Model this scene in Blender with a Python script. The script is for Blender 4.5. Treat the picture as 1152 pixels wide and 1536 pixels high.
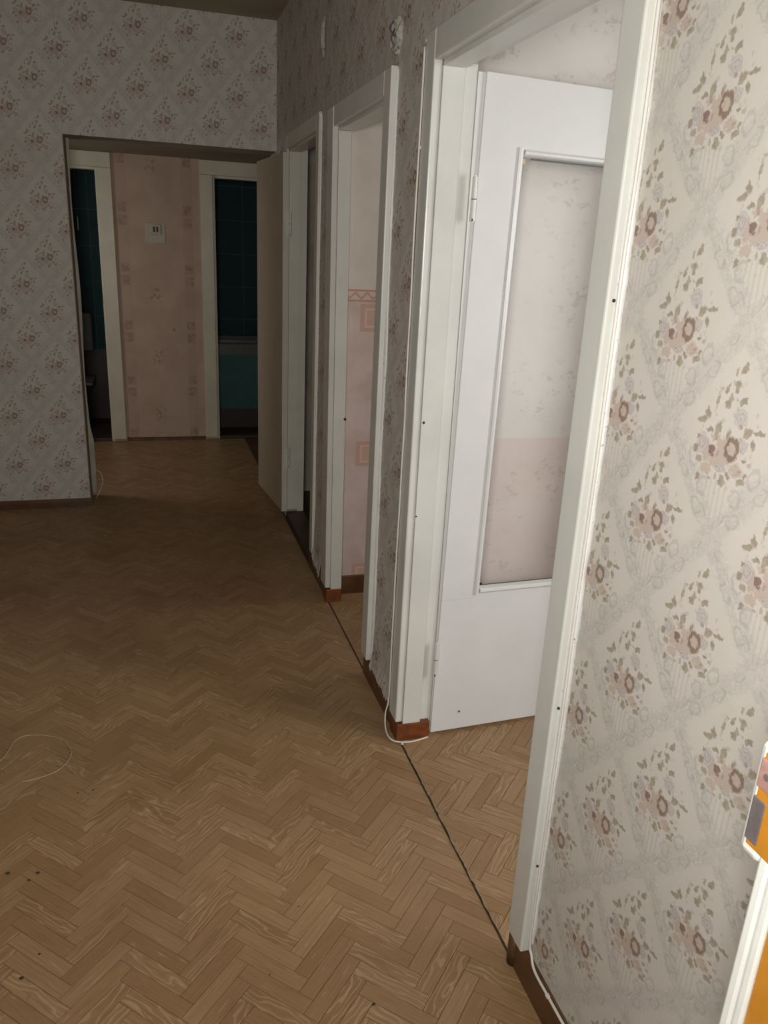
import bpy, bmesh, math, random
from mathutils import Vector, Matrix
random.seed(7)
S = bpy.context.scene
C = S.collection
for o in list(bpy.data.objects):
    bpy.data.objects.remove(o)

# ---------------------------------------------------------------- camera
YAW, PIT, ROL, FPX = 0.30090, 0.32393, 0.04844, 1163.6
H = 1.56
_f0 = Vector((math.sin(YAW), math.cos(YAW), 0))
_r0 = Vector((math.cos(YAW), -math.sin(YAW), 0))
_fw = _f0*math.cos(PIT) - Vector((0, 0, 1))*math.sin(PIT)
_u0 = _r0.cross(_fw)
_r = _r0*math.cos(ROL) + _u0*math.sin(ROL)
_u = -_r0*math.sin(ROL) + _u0*math.cos(ROL)
cam_d = bpy.data.cameras.new('camera')
cam = bpy.data.objects.new('camera', cam_d); C.objects.link(cam)
M3 = Matrix((_r, _u, -_fw)).transposed()
cam.matrix_world = Matrix.Translation((0, 0, H)) @ M3.to_4x4()
cam_d.sensor_fit = 'VERTICAL'; cam_d.sensor_height = 36.0; cam_d.sensor_width = 27.0
cam_d.lens = FPX/1536*36.0
cam_d.clip_start = 0.02
S.camera = cam

# ---------------------------------------------------------------- world, lights, exposure
S.view_settings.view_transform = 'Standard'
S.view_settings.look = 'None'
S.view_settings.gamma = 1.0
S.view_settings.use_curve_mapping = False
S.view_settings.exposure = 0.0
W = bpy.data.worlds.new('world'); S.world = W; W.use_nodes = True
W.node_tree.nodes['Background'].inputs[0].default_value = (0.55, 0.62, 0.75, 1)
W.node_tree.nodes['Background'].inputs[1].default_value = 0.2

def area(name, loc, target, sx, sy, power, col):
    d = bpy.data.lights.new(name, 'AREA'); d.shape = 'RECTANGLE'; d.size = sx; d.size_y = sy
    d.energy = power; d.color = col
    o = bpy.data.objects.new(name, d); C.objects.link(o)
    o.location = loc
    o.rotation_euler = (Vector(target)-Vector(loc)).to_track_quat('-Z', 'Y').to_euler()
    return o
area('entry_light', (-0.12, -0.06, 1.62), (0.1, 3.0, 1.2), 0.26, 0.40, 34, (1.0, 0.985, 0.945))
area('room_window_light', (3.02, 0.65, 1.55), (1.1, 2.2, 1.1), 1.3, 1.4, 53, (0.985, 0.99, 1.0))
area('small_room_fill_light', (2.9, 2.9, 1.6), (0.9, 3.0, 1.2), 0.6, 1.2, 9.0, (1.0, 0.96, 0.92))  # added fill to brighten the narrow middle room; no known source there
area('kitchen_window_light', (-1.45, 5.42, 1.65), (0.5, 5.72, 0.0), 0.5, 0.7, 6.3, (1.0, 0.95, 0.92))

# ---------------------------------------------------------------- node helpers
class NT:
    def __init__(s, tree): s.t = tree; s.n = tree.nodes; s.l = tree.links
    def new(s, typ, **kw):
        n = s.n.new(typ)
        for k, v in kw.items(): setattr(n, k, v)
        return n
    def put(s, sock, v):
        if hasattr(v, 'is_output') or isinstance(v, bpy.types.NodeSocket): s.l.new(v, sock)
        else: sock.default_value = v
    def math(s, op, a, b=None, c=None, clamp=False):
        n = s.new('ShaderNodeMath', operation=op, use_clamp=clamp)
        s.put(n.inputs[0], a)
        if b is not None: s.put(n.inputs[1], b)
        if c is not None: s.put(n.inputs[2], c)
        return n.outputs[0]
    def mix(s, fac, a, b, bt='MIX'):
        n = s.new('ShaderNodeMix', data_type='RGBA', blend_type=bt)
        s.put(n.inputs[0], fac)
        for i, v in ((6, a), (7, b)):
            if isinstance(v, tuple): v = (v+(1,))[:4]
            s.put(n.inputs[i], v)
        return n.outputs[2]
    def combine(s, x, y, z=0.0):
        n = s.new('ShaderNodeCombineXYZ')
        for i, v in enumerate((x, y, z)): s.put(n.inputs[i], v)
        return n.outputs[0]
    def sep(s, v):
        n = s.new('ShaderNodeSeparateXYZ'); s.l.new(v, n.inputs[0]); return n.outputs
    def noise(s, vec, scale, detail=2.0, rough=0.5, dim='3D'):
        n = s.new('ShaderNodeTexNoise', noise_dimensions=dim)
        if vec is not None: s.l.new(vec, n.inputs['Vector'])
        n.inputs['Scale'].default_value = scale; n.inputs['Detail'].default_value = detail
        n.inputs['Roughness'].default_value = rough
        return n.outputs
    def ramp(s, v, lo, hi, a=0.0, b=1.0):
        n = s.new('ShaderNodeMapRange'); n.interpolation_type = 'SMOOTHSTEP'
        s.put(n.inputs[0], v)
        for i, x in enumerate((lo, hi, a, b)): s.put(n.inputs[i+1], x)
        return n.outputs[0]
    def scale(s, vec, k):
        n = s.new('ShaderNodeVectorMath', operation='MULTIPLY'); s.l.new(vec, n.inputs[0]); n.inputs[1].default_value = k
        return n.outputs[0]
    def pos(s):
        return s.new('ShaderNodeNewGeometry').outputs['Position']

def material(name):
    m = bpy.data.materials.new(name); m.use_nodes = True
    t = NT(m.node_tree); b = m.node_tree.nodes['Principled BSDF']
    return m, t, b
def bump(t, b, h, strength, dist):
    n = t.new('ShaderNodeBump'); n.inputs['Strength'].default_value = strength; n.inputs['Distance'].default_value = dist
    t.l.new(h, n.inputs['Height']); t.l.new(n.outputs[0], b.inputs['Normal'])

def plain(name, col, rough=0.5, var=0.10, vs=6.0, metal=0.0, bumps=0.0, bs=60.0, spots=None):
    m, t, b = material(name)
    p = t.pos()
    nz = t.noise(p, vs, 4.0, 0.6)[0]
    f = t.ramp(nz, 0.3, 0.7)
    d = tuple(c*(1-var*2) for c in col)
    c = t.mix(f, d, col)
    if spots:
        sp = t.noise(p, spots[0], 3.0, 0.6)[0]
        c = t.mix(t.ramp(sp, spots[1], spots[1]+0.06), c, spots[2])
    t.put(b.inputs['Base Color'], c)
    b.inputs['Roughness'].default_value = rough; b.inputs['Metallic'].default_value = metal
    if bumps:
        bump(t, b, t.noise(p, bs, 3.0)[0], bumps, 0.002)
    return m

# ---- wallpaper: half-drop bouquets inside an ogee trellis
def wallpaper_group():
    g = bpy.data.node_groups.new('wallpaper_print', 'ShaderNodeTree')
    for nm in ('U', 'V'):
        g.interface.new_socket(nm, in_out='INPUT', socket_type='NodeSocketFloat')
    g.interface.new_socket('Color', in_out='OUTPUT', socket_type='NodeSocketColor')
    t = NT(g)
    gi = t.new('NodeGroupInput'); go = t.new('NodeGroupOutput')
    PU, PV = 0.262, 0.294
    u = t.math('DIVIDE', gi.outputs[0], PU); v = t.math('DIVIDE', gi.outputs[1], PV)
    def fold(a, off):
        a = t.math('ADD', a, off) if off else a
        return t.math('SUBTRACT', t.math('FRACT', a), 0.5)
    ua, va = fold(u, 0.5), fold(v, 0.5)
    ub, vb = fold(u, 0.0), fold(v, 0.0)
    dA = t.math('ADD', t.math('ABSOLUTE', ua), t.math('ABSOLUTE', va))
    isB = t.math('GREATER_THAN', dA, 0.5)
    def sel(a, b): return t.math('ADD', a, t.math('MULTIPLY', isB, t.math('SUBTRACT', b, a)))
    x = t.math('MULTIPLY', sel(ua, ub), PU); y = t.math('MULTIPLY', sel(va, vb), PV)
    loc = t.combine(x, y)
    wob = t.noise(loc, 95.0, 3.0, 0.6)[1]
    wn = t.new('ShaderNodeVectorMath', operation='MULTIPLY_ADD')
    t.l.new(wob, wn.inputs[0]); wn.inputs[1].default_value = (0.016, 0.016, 0); wn.inputs[2].default_value = (-0.008, -0.008, 0)
    ad = t.new('ShaderNodeVectorMath', operation='ADD'); t.l.new(loc, ad.inputs[0]); t.l.new(wn.outputs[0], ad.inputs[1])
    lw = ad.outputs[0]
    fine = t.noise(loc, 260.0, 2.0)[0]
    KX, KY, CX, CY = 0.000262, 0.000226, 580, 555
    def ell(px, py, a, b, rot=0):
        n = t.new('ShaderNodeMapping', vector_type='TEXTURE')
        t.l.new(lw, n.inputs[0])
        n.inputs['Location'].default_value = ((px-CX)*KX, (CY-py)*KY, 0)
        n.inputs['Rotation'].default_value = (0, 0, math.radians(rot))
        n.inputs['Scale'].default_value = (a*0.000282, b*0.000278, 1)
        ln = t.new('ShaderNodeVectorMath', operation='LENGTH'); t.l.new(n.outputs[0], ln.inputs[0])
        return ln.outputs['Value']
    def group_min(lst):
        r = None
        for e in lst:
            d = ell(*e); r = d if r is None else t.math('MINIMUM', r, d)
        return r
    leaves = [(615,165,34,16,60),(558,195,24,11,100),(585,280,32,20,80),(515,300,26,14,60),(545,372,38,20,70),
              (645,350,36,17,40),(458,385,40,11,85),(400,468,34,17,110),(370,520,36,19,25),(440,572,26,16,0),
              (500,550,40,19,70),(792,510,40,13,15),(715,530,36,18,30),(765,600,30,12,110),(355,630,15,12,0),
              (350,712,28,20,40),(388,770,24,18,110),(592,862,30,19,100),(622,812,20,16,0),(725,822,32,18,20),
              (742,780,15,12,0),(405,884,22,11,40),(725,690,13,12,0),(585,600,16,60,5)]
    soft = [(540,735,85,45,20),(450,815,45,34,0),(675,765,48,34,0),(490,605,34,26,0),(560,660,60,60,0),(440,700,40,60,10)]
    mauve = [(645,455,44,50,0),(395,660,42,52,0),(560,785,44,28,0),(700,610,30,34,0)]
    basec = (0.580, 0.545, 0.488); sand = (0.600, 0.555, 0.505)
    tint = t.noise(t.combine(gi.outputs[0], gi.outputs[1]), 1.7, 3.0)[0]
    col = t.mix(t.ramp(tint, 0.35, 0.65), basec, sand)
    # trellis scrolls along the ogee edges
    ed = t.math('ADD', t.math('DIVIDE', t.math('ABSOLUTE', x), 0.131), t.math('DIVIDE', t.math('ABSOLUTE', y), 0.147))
    wv = t.math('SINE', t.math('MULTIPLY', y, 62.0))
    scr = t.noise(loc, 62.0, 3.0, 0.65)[0]
    ed2 = t.math('ADD', t.math('ADD', ed, t.math('MULTIPLY', wv, 0.05)), t.math('MULTIPLY', t.math('SUBTRACT', scr, 0.5), 0.34))
    band = t.math('MULTIPLY', t.ramp(ed2, 0.80, 0.88), t.ramp(ed2, 1.06, 0.97))
    ring = t.ramp(t.math('ABSOLUTE', t.math('SUBTRACT', scr, 0.5)), 0.0, 0.05, 1.0, 0.0)
    col = t.mix(t.math('MULTIPLY', band, 0.26), col, (0.43, 0.405, 0.385))
    col = t.mix(t.math('MULTIPLY', t.math('MULTIPLY', t.ramp(ed, 0.74, 0.86), ring), 0.26), col, (0.33, 0.305, 0.29))
    ax = t.math('ABSOLUTE', x); aloc = t.combine(ax, y)
    aw = t.new('ShaderNodeVectorMath', operation='ADD'); t.l.new(aloc, aw.inputs[0]); t.l.new(wn.outputs[0], aw.inputs[1])
    curl = None
    for (cx_, cy_, ra, rb, ro) in ((0.034, -0.086, 0.012, 0.016, 20), (0.027, -0.122, 0.010, 0.014, -20), (0.061, -0.050, 0.011, 0.017, -35), (0.052, 0.078, 0.010, 0.018, 35), (0.024, 0.126, 0.009, 0.013, 20), (0.092, 0.030, 0.010, 0.016, 40)):
        n = t.new('ShaderNodeMapping', vector_type='TEXTURE'); t.l.new(aw.outputs[0], n.inputs[0])
        n.inputs['Location'].default_value = (cx_, cy_, 0); n.inputs['Rotation'].default_value = (0, 0, math.radians(ro)); n.inputs['Scale'].default_value = (ra, rb, 1)
        ln = t.new('ShaderNodeVectorMath', operation='LENGTH'); t.l.new(n.outputs[0], ln.inputs[0])
        d = t.math('ABSOLUTE', t.math('SUBTRACT', ln.outputs['Value'], 0.8))
        curl = d if curl is None else t.math('MINIMUM', curl, d)
    col = t.mix(t.math('MULTIPLY', t.ramp(curl, 0.26, 0.08), 0.36), col, (0.34, 0.315, 0.30))
    # ribs of the little urn under each bouquet
    urn = t.math('MULTIPLY', t.ramp(t.math('ABSOLUTE', x), 0.022, 0.016), t.ramp(t.math('ABSOLUTE', t.math('ADD', y, 0.105)), 0.045, 0.03))
    ribs = t.ramp(t.math('SINE', t.math('MULTIPLY', x, 640.0)), 0.1, 0.9)
    col = t.mix(t.math('MULTIPLY', t.math('MULTIPLY', urn, ribs), 0.30), col, (0.38, 0.35, 0.32))
    # bouquet
    ds = group_min(soft)
    ds = t.math('ADD', ds, t.math('MULTIPLY', t.math('SUBTRACT', fine, 0.5), 1.1))
    col = t.mix(t.math('MULTIPLY', t.ramp(ds, 1.15, 0.70), 0.62), col, (0.43, 0.315, 0.25))
    dm = group_min(mauve)
    petals = t.math('SINE', t.math('MULTIPLY', dm, 14.0))
    mcol = t.mix(t.ramp(petals, -0.3, 0.8), (0.50, 0.455, 0.43), (0.37, 0.335, 0.325))
    col = t.mix(t.math('MULTIPLY', t.ramp(dm, 1.08, 0.9), 0.75), col, mcol)
    dl = group_min(leaves)
    dl = t.math('ADD', dl, t.math('MULTIPLY', t.math('SUBTRACT', fine, 0.5), 0.45))
    lc = t.mix(t.ramp(t.noise(loc, 70.0)[0], 0.4, 0.6), (0.335, 0.295, 0.210), (0.265, 0.21, 0.155))
    col = t.mix(t.math('MULTIPLY', t.ramp(dl, 1.18, 0.72), 0.80), col, lc)
    dr = ell(622, 650, 56, 66, 0)
    rc = t.mix(t.ramp(t.math('ABSOLUTE', t.math('SUBTRACT', dr, 0.72)), 0.10, 0.26), (0.22, 0.155, 0.115), (0.50, 0.40, 0.34))
    col = t.mix(t.math('MULTIPLY', t.ramp(dr, 1.05, 0.95), 0.9), col, rc)
    dd = ell(475, 695, 24, 32, 0)
    col = t.mix(t.math('MULTIPLY', t.ramp(dd, 1.1, 0.8), 0.85), col, (0.20, 0.115, 0.095))
    # fine speckle and sprigs in the bouquet field
    env = ell(575, 590, 205, 300, 0)
    vo = t.new('ShaderNodeTexVoronoi', feature='F1'); t.l.new(lw, vo.inputs['Vector']); vo.inputs['Scale'].default_value = 92.0
    blob = t.math('MULTIPLY', t.ramp(vo.outputs['Distance'], 0.42, 0.26), t.ramp(env, 1.05, 0.85))
    cs = t.sep(vo.outputs['Color'])
    keep = t.math('GREATER_THAN', cs[0], 0.30)
    vc = t.mix(t.math('GREATER_THAN', cs[1], 0.45), (0.30, 0.26, 0.185), (0.33, 0.235, 0.185))
    col = t.mix(t.math('MULTIPLY', t.math('MULTIPLY', blob, keep), t.math('ADD', t.math('MULTIPLY', cs[2], 0.45), 0.20)), col, vc)
    t.l.new(col, go.inputs[0])
    return g
WPG = wallpaper_group()
def wallpaper(name, axis, u0, v0, sgn=1.0, seams=False):
    m, t, b = material(name)
    p = t.sep(t.pos())
    g = t.new('ShaderNodeGroup'); g.node_tree = WPG
    t.l.new(t.math('MULTIPLY', t.math('SUBTRACT', p[axis], u0), sgn), g.inputs[0])
    t.l.new(t.math('SUBTRACT', p[2], v0), g.inputs[1])
    col = g.outputs[0]
    if seams:   # joints between the strips of paper
        sm = t.math('ABSOLUTE', t.math('SUBTRACT', t.math('FRACT', t.math('DIVIDE', t.math('ADD', p[axis], 0.118), 0.524)), 0.5))
        col = t.mix(t.ramp(sm, 0.0035, 0.0015, 0.0, 0.35), col, (0.2, 0.17, 0.13))
        stn = t.noise(t.pos(), 1.6, 3.0)[0]
        col = t.mix(t.ramp(stn, 0.5, 0.75, 0.0, 0.25), col, (0.40, 0.30, 0.24))
    t.l.new(col, b.inputs['Base Color'])
    b.inputs['Roughness'].default_value = 0.62
    b.inputs['Specular IOR Level'].default_value = 0.35
    bump(t, b, t.noise(t.pos(), 9.0, 3.0)[0], 0.12, 0.02)
    return m
M_WPR = wallpaper('floral_wallpaper_side', 1, 0.993, 1.494, -1.0)
M_WPF = wallpaper('floral_wallpaper_end', 0, 0.018, 2.348, 1.0, True)

def box_mask(t, a, lo, hi, e=0.003):
    return t.math('MULTIPLY', t.ramp(a, lo-e, lo+e), t.ramp(a, hi+e, hi-e))

def pink_paper():
    m, t, b = material('pink_panel_wallpaper')
    p = t.sep(t.pos()); X, Z = p[0], p[2]
    nz = t.noise(t.pos(), 7.0, 4.0)[0]
    col = t.mix(t.ramp(nz, 0.3, 0.7), (0.46, 0.33, 0.25), (0.52, 0.38, 0.295))
    for x0, x1 in ((-0.185, -0.095), (0.295, 0.375)):
        st = box_mask(t, X, x0, x1)
        col = t.mix(t.math('MULTIPLY', st, 0.25), col, (0.40, 0.25, 0.19))
        zz = t.math('FRACT', t.math('DIVIDE', t.math('ADD', Z, 0.09), 0.43))
        sq = t.math('ADD', box_mask(t, zz, 0.06, 0.22, 0.01), box_mask(t, zz, 0.28, 0.44, 0.01), clamp=True)
        c = (x0+x1)/2
        sqx = box_mask(t, X, c-0.030, c+0.030)
        fl = t.ramp(t.noise(t.pos(), 45.0, 2.0)[0], 0.42, 0.6, 0.3, 1.0)
        col = t.mix(t.math('MULTIPLY', t.math('MULTIPLY', sq, sqx), t.math('MULTIPLY', fl, 0.62)), col, (0.27, 0.165, 0.115))
    zz = t.math('FRACT', t.math('DIVIDE', t.math('ADD', Z, 0.36), 0.47))
    mm = t.math('MULTIPLY', box_mask(t, zz, 0.10, 0.34, 0.03), box_mask(t, X, 0.03, 0.115, 0.012))
    fl = t.ramp(t.noise(t.pos(), 38.0, 3.0)[0], 0.46, 0.62)
    col = t.mix(t.math('MULTIPLY', t.math('MULTIPLY', mm, fl), 0.6), col, (0.27, 0.17, 0.10))
    t.l.new(col, b.inputs['Base Color']); b.inputs['Roughness'].default_value = 0.7
    return m
M_PINK = pink_paper()

def room2_paper():
    m, t, b = material('pink_bordered_wallpaper')
    p = t.sep(t.pos()); X, Z = p[0], p[2]
    nz = t.noise(t.pos(), 9.0, 4.0)[0]
    low = t.mix(t.ramp(nz, 0.3, 0.7), (0.52, 0.40, 0.36), (0.60, 0.49, 0.45))
    up = t.mix(t.ramp(nz, 0.3, 0.7), (0.58, 0.52, 0.46), (0.63, 0.57, 0.51))
    col = t.mix(t.ramp(Z, 1.352, 1.356), low, up)
    bd = box_mask(t, Z, 1.352, 1.402, 0.001)
    ln = t.math('ADD', box_mask(t, Z, 1.352, 1.360, 0.001), box_mask(t, Z, 1.394, 1.402, 0.001), clamp=True)
    col = t.mix(t.math('MULTIPLY', bd, 0.45), col, (0.58, 0.38, 0.30))
    curl = t.math('ABSOLUTE', t.math('SUBTRACT', Z, t.math('ADD', 1.377, t.math('MULTIPLY', t.math('SINE', t.math('MULTIPLY', X, 120.0)), 0.010))))
    col = t.mix(t.math('MULTIPLY', t.math('MULTIPLY', bd, t.ramp(curl, 0.007, 0.003)), 0.7), col, (0.42, 0.20, 0.13))
    col = t.mix(t.math('MULTIPLY', ln, 0.8), col, (0.45, 0.22, 0.14))
    for zc in (1.285, 0.685, 0.09):
        for (w, h, c, f) in ((0.060, 0.058, (0.50, 0.31, 0.22), 0.75), (0.038, 0.040, (0.66, 0.50, 0.42), 0.9), (0.032, 0.034, (0.52, 0.33, 0.25), 0.8)):
            k = t.math('MULTIPLY', box_mask(t, X, 0.935-w, 0.935+w), box_mask(t, Z, zc-h, zc+h))
            col = t.mix(t.math('MULTIPLY', k, f), col, c)
    t.l.new(col, b.inputs['Base Color']); b.inputs['Roughness'].default_value = 0.7
    return m
M_R2 = room2_paper()

def room1_paper():
    m, t, b = material('pale_flecked_wallpaper')
    p = t.sep(t.pos()); Z = p[2]
    nz = t.noise(t.pos(), 3.0, 3.0)[0]
    col = t.mix(t.ramp(nz, 0.3, 0.7), (0.68, 0.645, 0.60), (0.73, 0.70, 0.655))
    low = t.mix(t.ramp(nz, 0.3, 0.7), (0.66, 0.56, 0.51), (0.70, 0.61, 0.56))
    col = t.mix(t.ramp(Z, 0.962, 0.966), low, col)
    mp = t.new('ShaderNodeMapping'); t.l.new(t.pos(), mp.inputs[0]); mp.inputs['Rotation'].default_value = (0, math.radians(35), 0)
    mp.inputs['Scale'].default_value = (1, 1, 1.5)
    f1 = t.noise(mp.outputs[0], 26.0, 4.0, 0.7)[0]
    big = t.noise(t.pos(), 5.5, 2.0)[0]
    fk = t.math('MULTIPLY', t.ramp(f1, 0.55, 0.64), t.ramp(big, 0.42, 0.56))
    col = t.mix(t.math('MULTIPLY', fk, 0.42), col, (0.40, 0.35, 0.31))
    f2 = t.math('MULTIPLY', t.ramp(t.noise(mp.outputs[0], 17.0, 3.0, 0.6)[0], 0.56, 0.68), t.ramp(big, 0.5, 0.62))
    col = t.mix(t.math('MULTIPLY', f2, 0.4), col, (0.66, 0.53, 0.44))
    t.l.new(col, b.inputs['Base Color']); b.inputs['Roughness'].default_value = 0.6
    return m
M_R1 = room1_paper()

def stave_mat():
    m, t, b = material('printed_oak_parquet')
    at = t.new('ShaderNodeAttribute', attribute_name='tone').outputs['Fac']
    uv = t.new('ShaderNodeUVMap').outputs[0]
    ad = t.new('ShaderNodeVectorMath', operation='ADD'); t.l.new(uv, ad.inputs[0])
    t.l.new(t.combine(t.math('MULTIPLY', at, 37.0), t.math('MULTIPLY', at, 91.0), 0.0), ad.inputs[1])
    v = ad.outputs[0]
    g1 = t.noise(t.scale(v, (9, 230, 1)), 1.0, 3.0, 0.6)[0]
    warp = t.noise(t.scale(v, (7, 22, 1)), 1.0, 2.0)[0]
    s = t.sep(v)
    rings = t.math('SINE', t.math('ADD', t.math('MULTIPLY', s[1], 420.0), t.math('MULTIPLY', warp, 34.0)))
    base = t.mix(t.math('FRACT', t.math('MULTIPLY', at, 7.31)), (0.285, 0.168, 0.079), (0.355, 0.223, 0.113))
    col = t.mix(t.ramp(g1, 0.42, 0.70, 0.0, 0.55), base, (0.215, 0.117, 0.053))
    pick = t.math('GREATER_THAN', t.math('FRACT', t.math('MULTIPLY', at, 13.7)), 0.66)
    col = t.mix(t.math('MULTIPLY', pick, t.ramp(rings, 0.55, 0.95, 0.0, 0.45)), col, (0.51, 0.36, 0.205))
    col = t.mix(t.math('MULTIPLY', pick, t.ramp(rings, -0.6, -0.95, 0.0, 0.30)), col, (0.21, 0.118, 0.055))
    lg = t.noise(t.scale(v, (14, 150, 1)), 1.0, 2.0)[0]
    col = t.mix(t.ramp(lg, 0.62, 0.74, 0.0, 0.5), col, (0.53, 0.385, 0.23))
    dirt = t.noise(t.pos(), 2.3, 3.0)[0]
    col = t.mix(t.ramp(dirt, 0.45, 0.75, 0.0, 0.28), col, (0.165, 0.09, 0.043))
    t.l.new(col, b.inputs['Base Color'])
    t.l.new(t.ramp(t.noise(t.pos(), 14.0, 3.0)[0], 0.3, 0.7, 0.36, 0.5), b.inputs['Roughness'])
    b.inputs['Specular IOR Level'].default_value = 0.4
    return m
M_STAVE = stave_mat()
M_JOINT = plain('dark_joint_backing', (0.085, 0.045, 0.021), 0.7)
M_WHITE = plain('white_enamel_paint', (0.665, 0.665, 0.615), 0.30, 0.04, 5.0, bumps=0.25, bs=35.0)
M_LEAF = plain('white_door_enamel', (0.715, 0.715, 0.695), 0.34, 0.03, 4.0, bumps=0.2, bs=30.0)
M_CHIP = plain('chipped_white_paint', (0.72, 0.71, 0.67), 0.4, 0.05, 8.0, bumps=0.6, bs=90.0, spots=(60.0, 0.66, (0.35, 0.32, 0.28)))
M_PLASTER = plain('old_plaster', (0.42, 0.37, 0.30), 0.85, 0.12, 3.0, bumps=0.3)
M_CEIL = plain('dingy_ceiling_whitewash', (0.38, 0.315, 0.235), 0.9, 0.10, 2.0, bumps=0.2)
M_BROWN = plain('brown_baseboard_varnish', (0.125, 0.058, 0.024), 0.35, 0.2, 12.0)
M_REDBROWN = plain('red_brown_floor_paint', (0.215, 0.062, 0.016), 0.42, 0.2, 25.0, spots=(70.0, 0.70, (0.5, 0.45, 0.38)))
M_DARKBR = plain('dark_brown_paint', (0.045, 0.024, 0.016), 0.5, 0.15)
M_CABLE = plain('white_cable_sheath', (0.70, 0.66, 0.60), 0.45, 0.05)
M_WIRE = plain('thin_pale_wire', (0.44, 0.34, 0.25), 0.35, 0.05)
M_OCHRE = plain('ochre_gloss_paint', (0.46, 0.19, 0.018), 0.4, 0.10, 18.0)
M_STEEL = plain('dull_steel', (0.40, 0.35, 0.36), 0.35, 0.15, 40.0, metal=0.7)
M_PINKSTEEL = plain('painted_steel', (0.36, 0.20, 0.17), 0.5, 0.15, 40.0)
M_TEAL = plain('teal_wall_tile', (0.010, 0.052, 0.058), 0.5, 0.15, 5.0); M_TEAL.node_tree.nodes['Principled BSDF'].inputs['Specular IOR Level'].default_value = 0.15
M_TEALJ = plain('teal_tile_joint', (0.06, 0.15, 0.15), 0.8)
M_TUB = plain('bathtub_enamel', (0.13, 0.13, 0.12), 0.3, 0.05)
M_CREAM = plain('cream_plastic', (0.47, 0.42, 0.32), 0.5, 0.05)
M_BLACK = plain('black_plastic', (0.012, 0.009, 0.006), 0.5)
M_PUTTY = plain('crumbled_plaster', (0.50, 0.46, 0.40), 0.9, 0.2, 60.0, bumps=1.0, bs=120.0, spots=(80.0, 0.62, (0.12, 0.10, 0.08)))
M_YELLOW = plain('yellowed_putty', (0.62, 0.50, 0.28), 0.7)
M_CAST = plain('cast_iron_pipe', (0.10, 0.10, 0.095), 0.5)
M_CRUMB = plain('dark_crumb', (0.045, 0.028, 0.015), 0.8)
M_WHITE3 = plain('yellowed_enamel_paint', (0.64, 0.62, 0.53), 0.35, 0.05, 5.0)
M_STRIP = plain('grubby_cream_edge', (0.46, 0.41, 0.33), 0.6, 0.12, 9.0)
M_FRAME2 = plain('cream_door_frame_paint', (0.60, 0.56, 0.43), 0.4, 0.06)
def glass_mat():
    m = bpy.data.materials.new('dusty_clear_glass'); m.use_nodes = True
    t = NT(m.node_tree); m.node_tree.nodes.remove(m.node_tree.nodes['Principled BSDF'])
    out = m.node_tree.nodes['Material Output']
    tr = t.new('ShaderNodeBsdfTransparent'); gl = t.new('ShaderNodeBsdfGlossy'); df = t.new('ShaderNodeBsdfDiffuse')
    tr.inputs[0].default_value = (1, 1, 1, 1); gl.inputs['Roughness'].default_value = 0.45
    df.inputs[0].default_value = (0.70, 0.67, 0.62, 1)
    m1 = t.new('ShaderNodeMixShader'); m2 = t.new('ShaderNodeMixShader')
    du = t.ramp(t.noise(t.pos(), 4.0, 4.0)[0], 0.35, 0.75, 0.012, 0.05)
    t.l.new(du, m1.inputs[0]); t.l.new(tr.outputs[0], m1.inputs[1]); t.l.new(df.outputs[0], m1.inputs[2])
    m2.inputs[0].default_value = 0.02
    t.l.new(m1.outputs[0], m2.inputs[1]); t.l.new(gl.outputs[0], m2.inputs[2])
    t.l.new(m2.outputs[0], out.inputs[0])
    return m
M_GLASS = glass_mat()

# ---------------------------------------------------------------- mesh helpers
def link(name, bm, mat, parent=None, smooth=False):
    me = bpy.data.meshes.new(name)
    bmesh.ops.recalc_face_normals(bm, faces=bm.faces)
    bm.to_mesh(me); bm.free()
    for m in (mat if isinstance(mat, (list, tuple)) else [mat]): me.materials.append(m)
    if smooth:
        for p in me.polygons: p.use_smooth = True
    o = bpy.data.objects.new(name, me); C.objects.link(o)
    if parent: o.parent = parent
    return o
def tag(o, label=None, cat=None, group=None, kind=None):
    if label: o['label'] = label
    if cat: o['category'] = cat
    if group: o['group'] = group
    if kind: o['kind'] = kind
    return o
def empty(name, loc=(0, 0, 0)):
    o = bpy.data.objects.new(name, None); C.objects.link(o); o.location = loc; o.empty_display_size = 0.1
    return o
def box(bm, x0, x1, y0, y1, z0, z1, bev=0.0, mi=0):
    vs = [bm.verts.new(p) for p in ((x0,y0,z0),(x1,y0,z0),(x1,y1,z0),(x0,y1,z0),(x0,y0,z1),(x1,y0,z1),(x1,y1,z1),(x0,y1,z1))]
    fs = [bm.faces.new([vs[i] for i in q]) for q in ((0,3,2,1),(4,5,6,7),(0,1,5,4),(1,2,6,5),(2,3,7,6),(3,0,4,7))]
    for f in fs: f.material_index = mi
    if bev:
        es = list({e for f in fs for e in f.edges})
        bmesh.ops.bevel(bm, geom=es, offset=bev, segments=2, profile=0.5, affect='EDGES')
    return vs
def B(name, x0, x1, y0, y1, z0, z1, mat, parent=None, bev=0.0):
    bm = bmesh.new(); box(bm, x0, x1, y0, y1, z0, z1, bev)
    return link(name, bm, mat, parent)
def tube(bm, pts, r, n=8):
    pts = [Vector(p) for p in pts]; rings = []
    for i, p in enumerate(pts):
        d = (pts[min(i+1, len(pts)-1)]-pts[max(i-1, 0)]).normalized()
        a = d.cross(Vector((0.31, 0.17, 0.93)));
        if a.length < 0.1: a = d.cross(Vector((1, 0, 0)))
        a.normalize(); b = d.cross(a)
        rings.append([bm.verts.new(p + (a*math.cos(2*math.pi*k/n)+b*math.sin(2*math.pi*k/n))*r) for k in range(n)])
    for i in range(len(rings)-1):
        for k in range(n):
            bm.faces.new((rings[i][k], rings[i][(k+1) % n], rings[i+1][(k+1) % n], rings[i+1][k]))
    bm.faces.new(rings[0]); bm.faces.new(list(reversed(rings[-1])))
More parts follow.
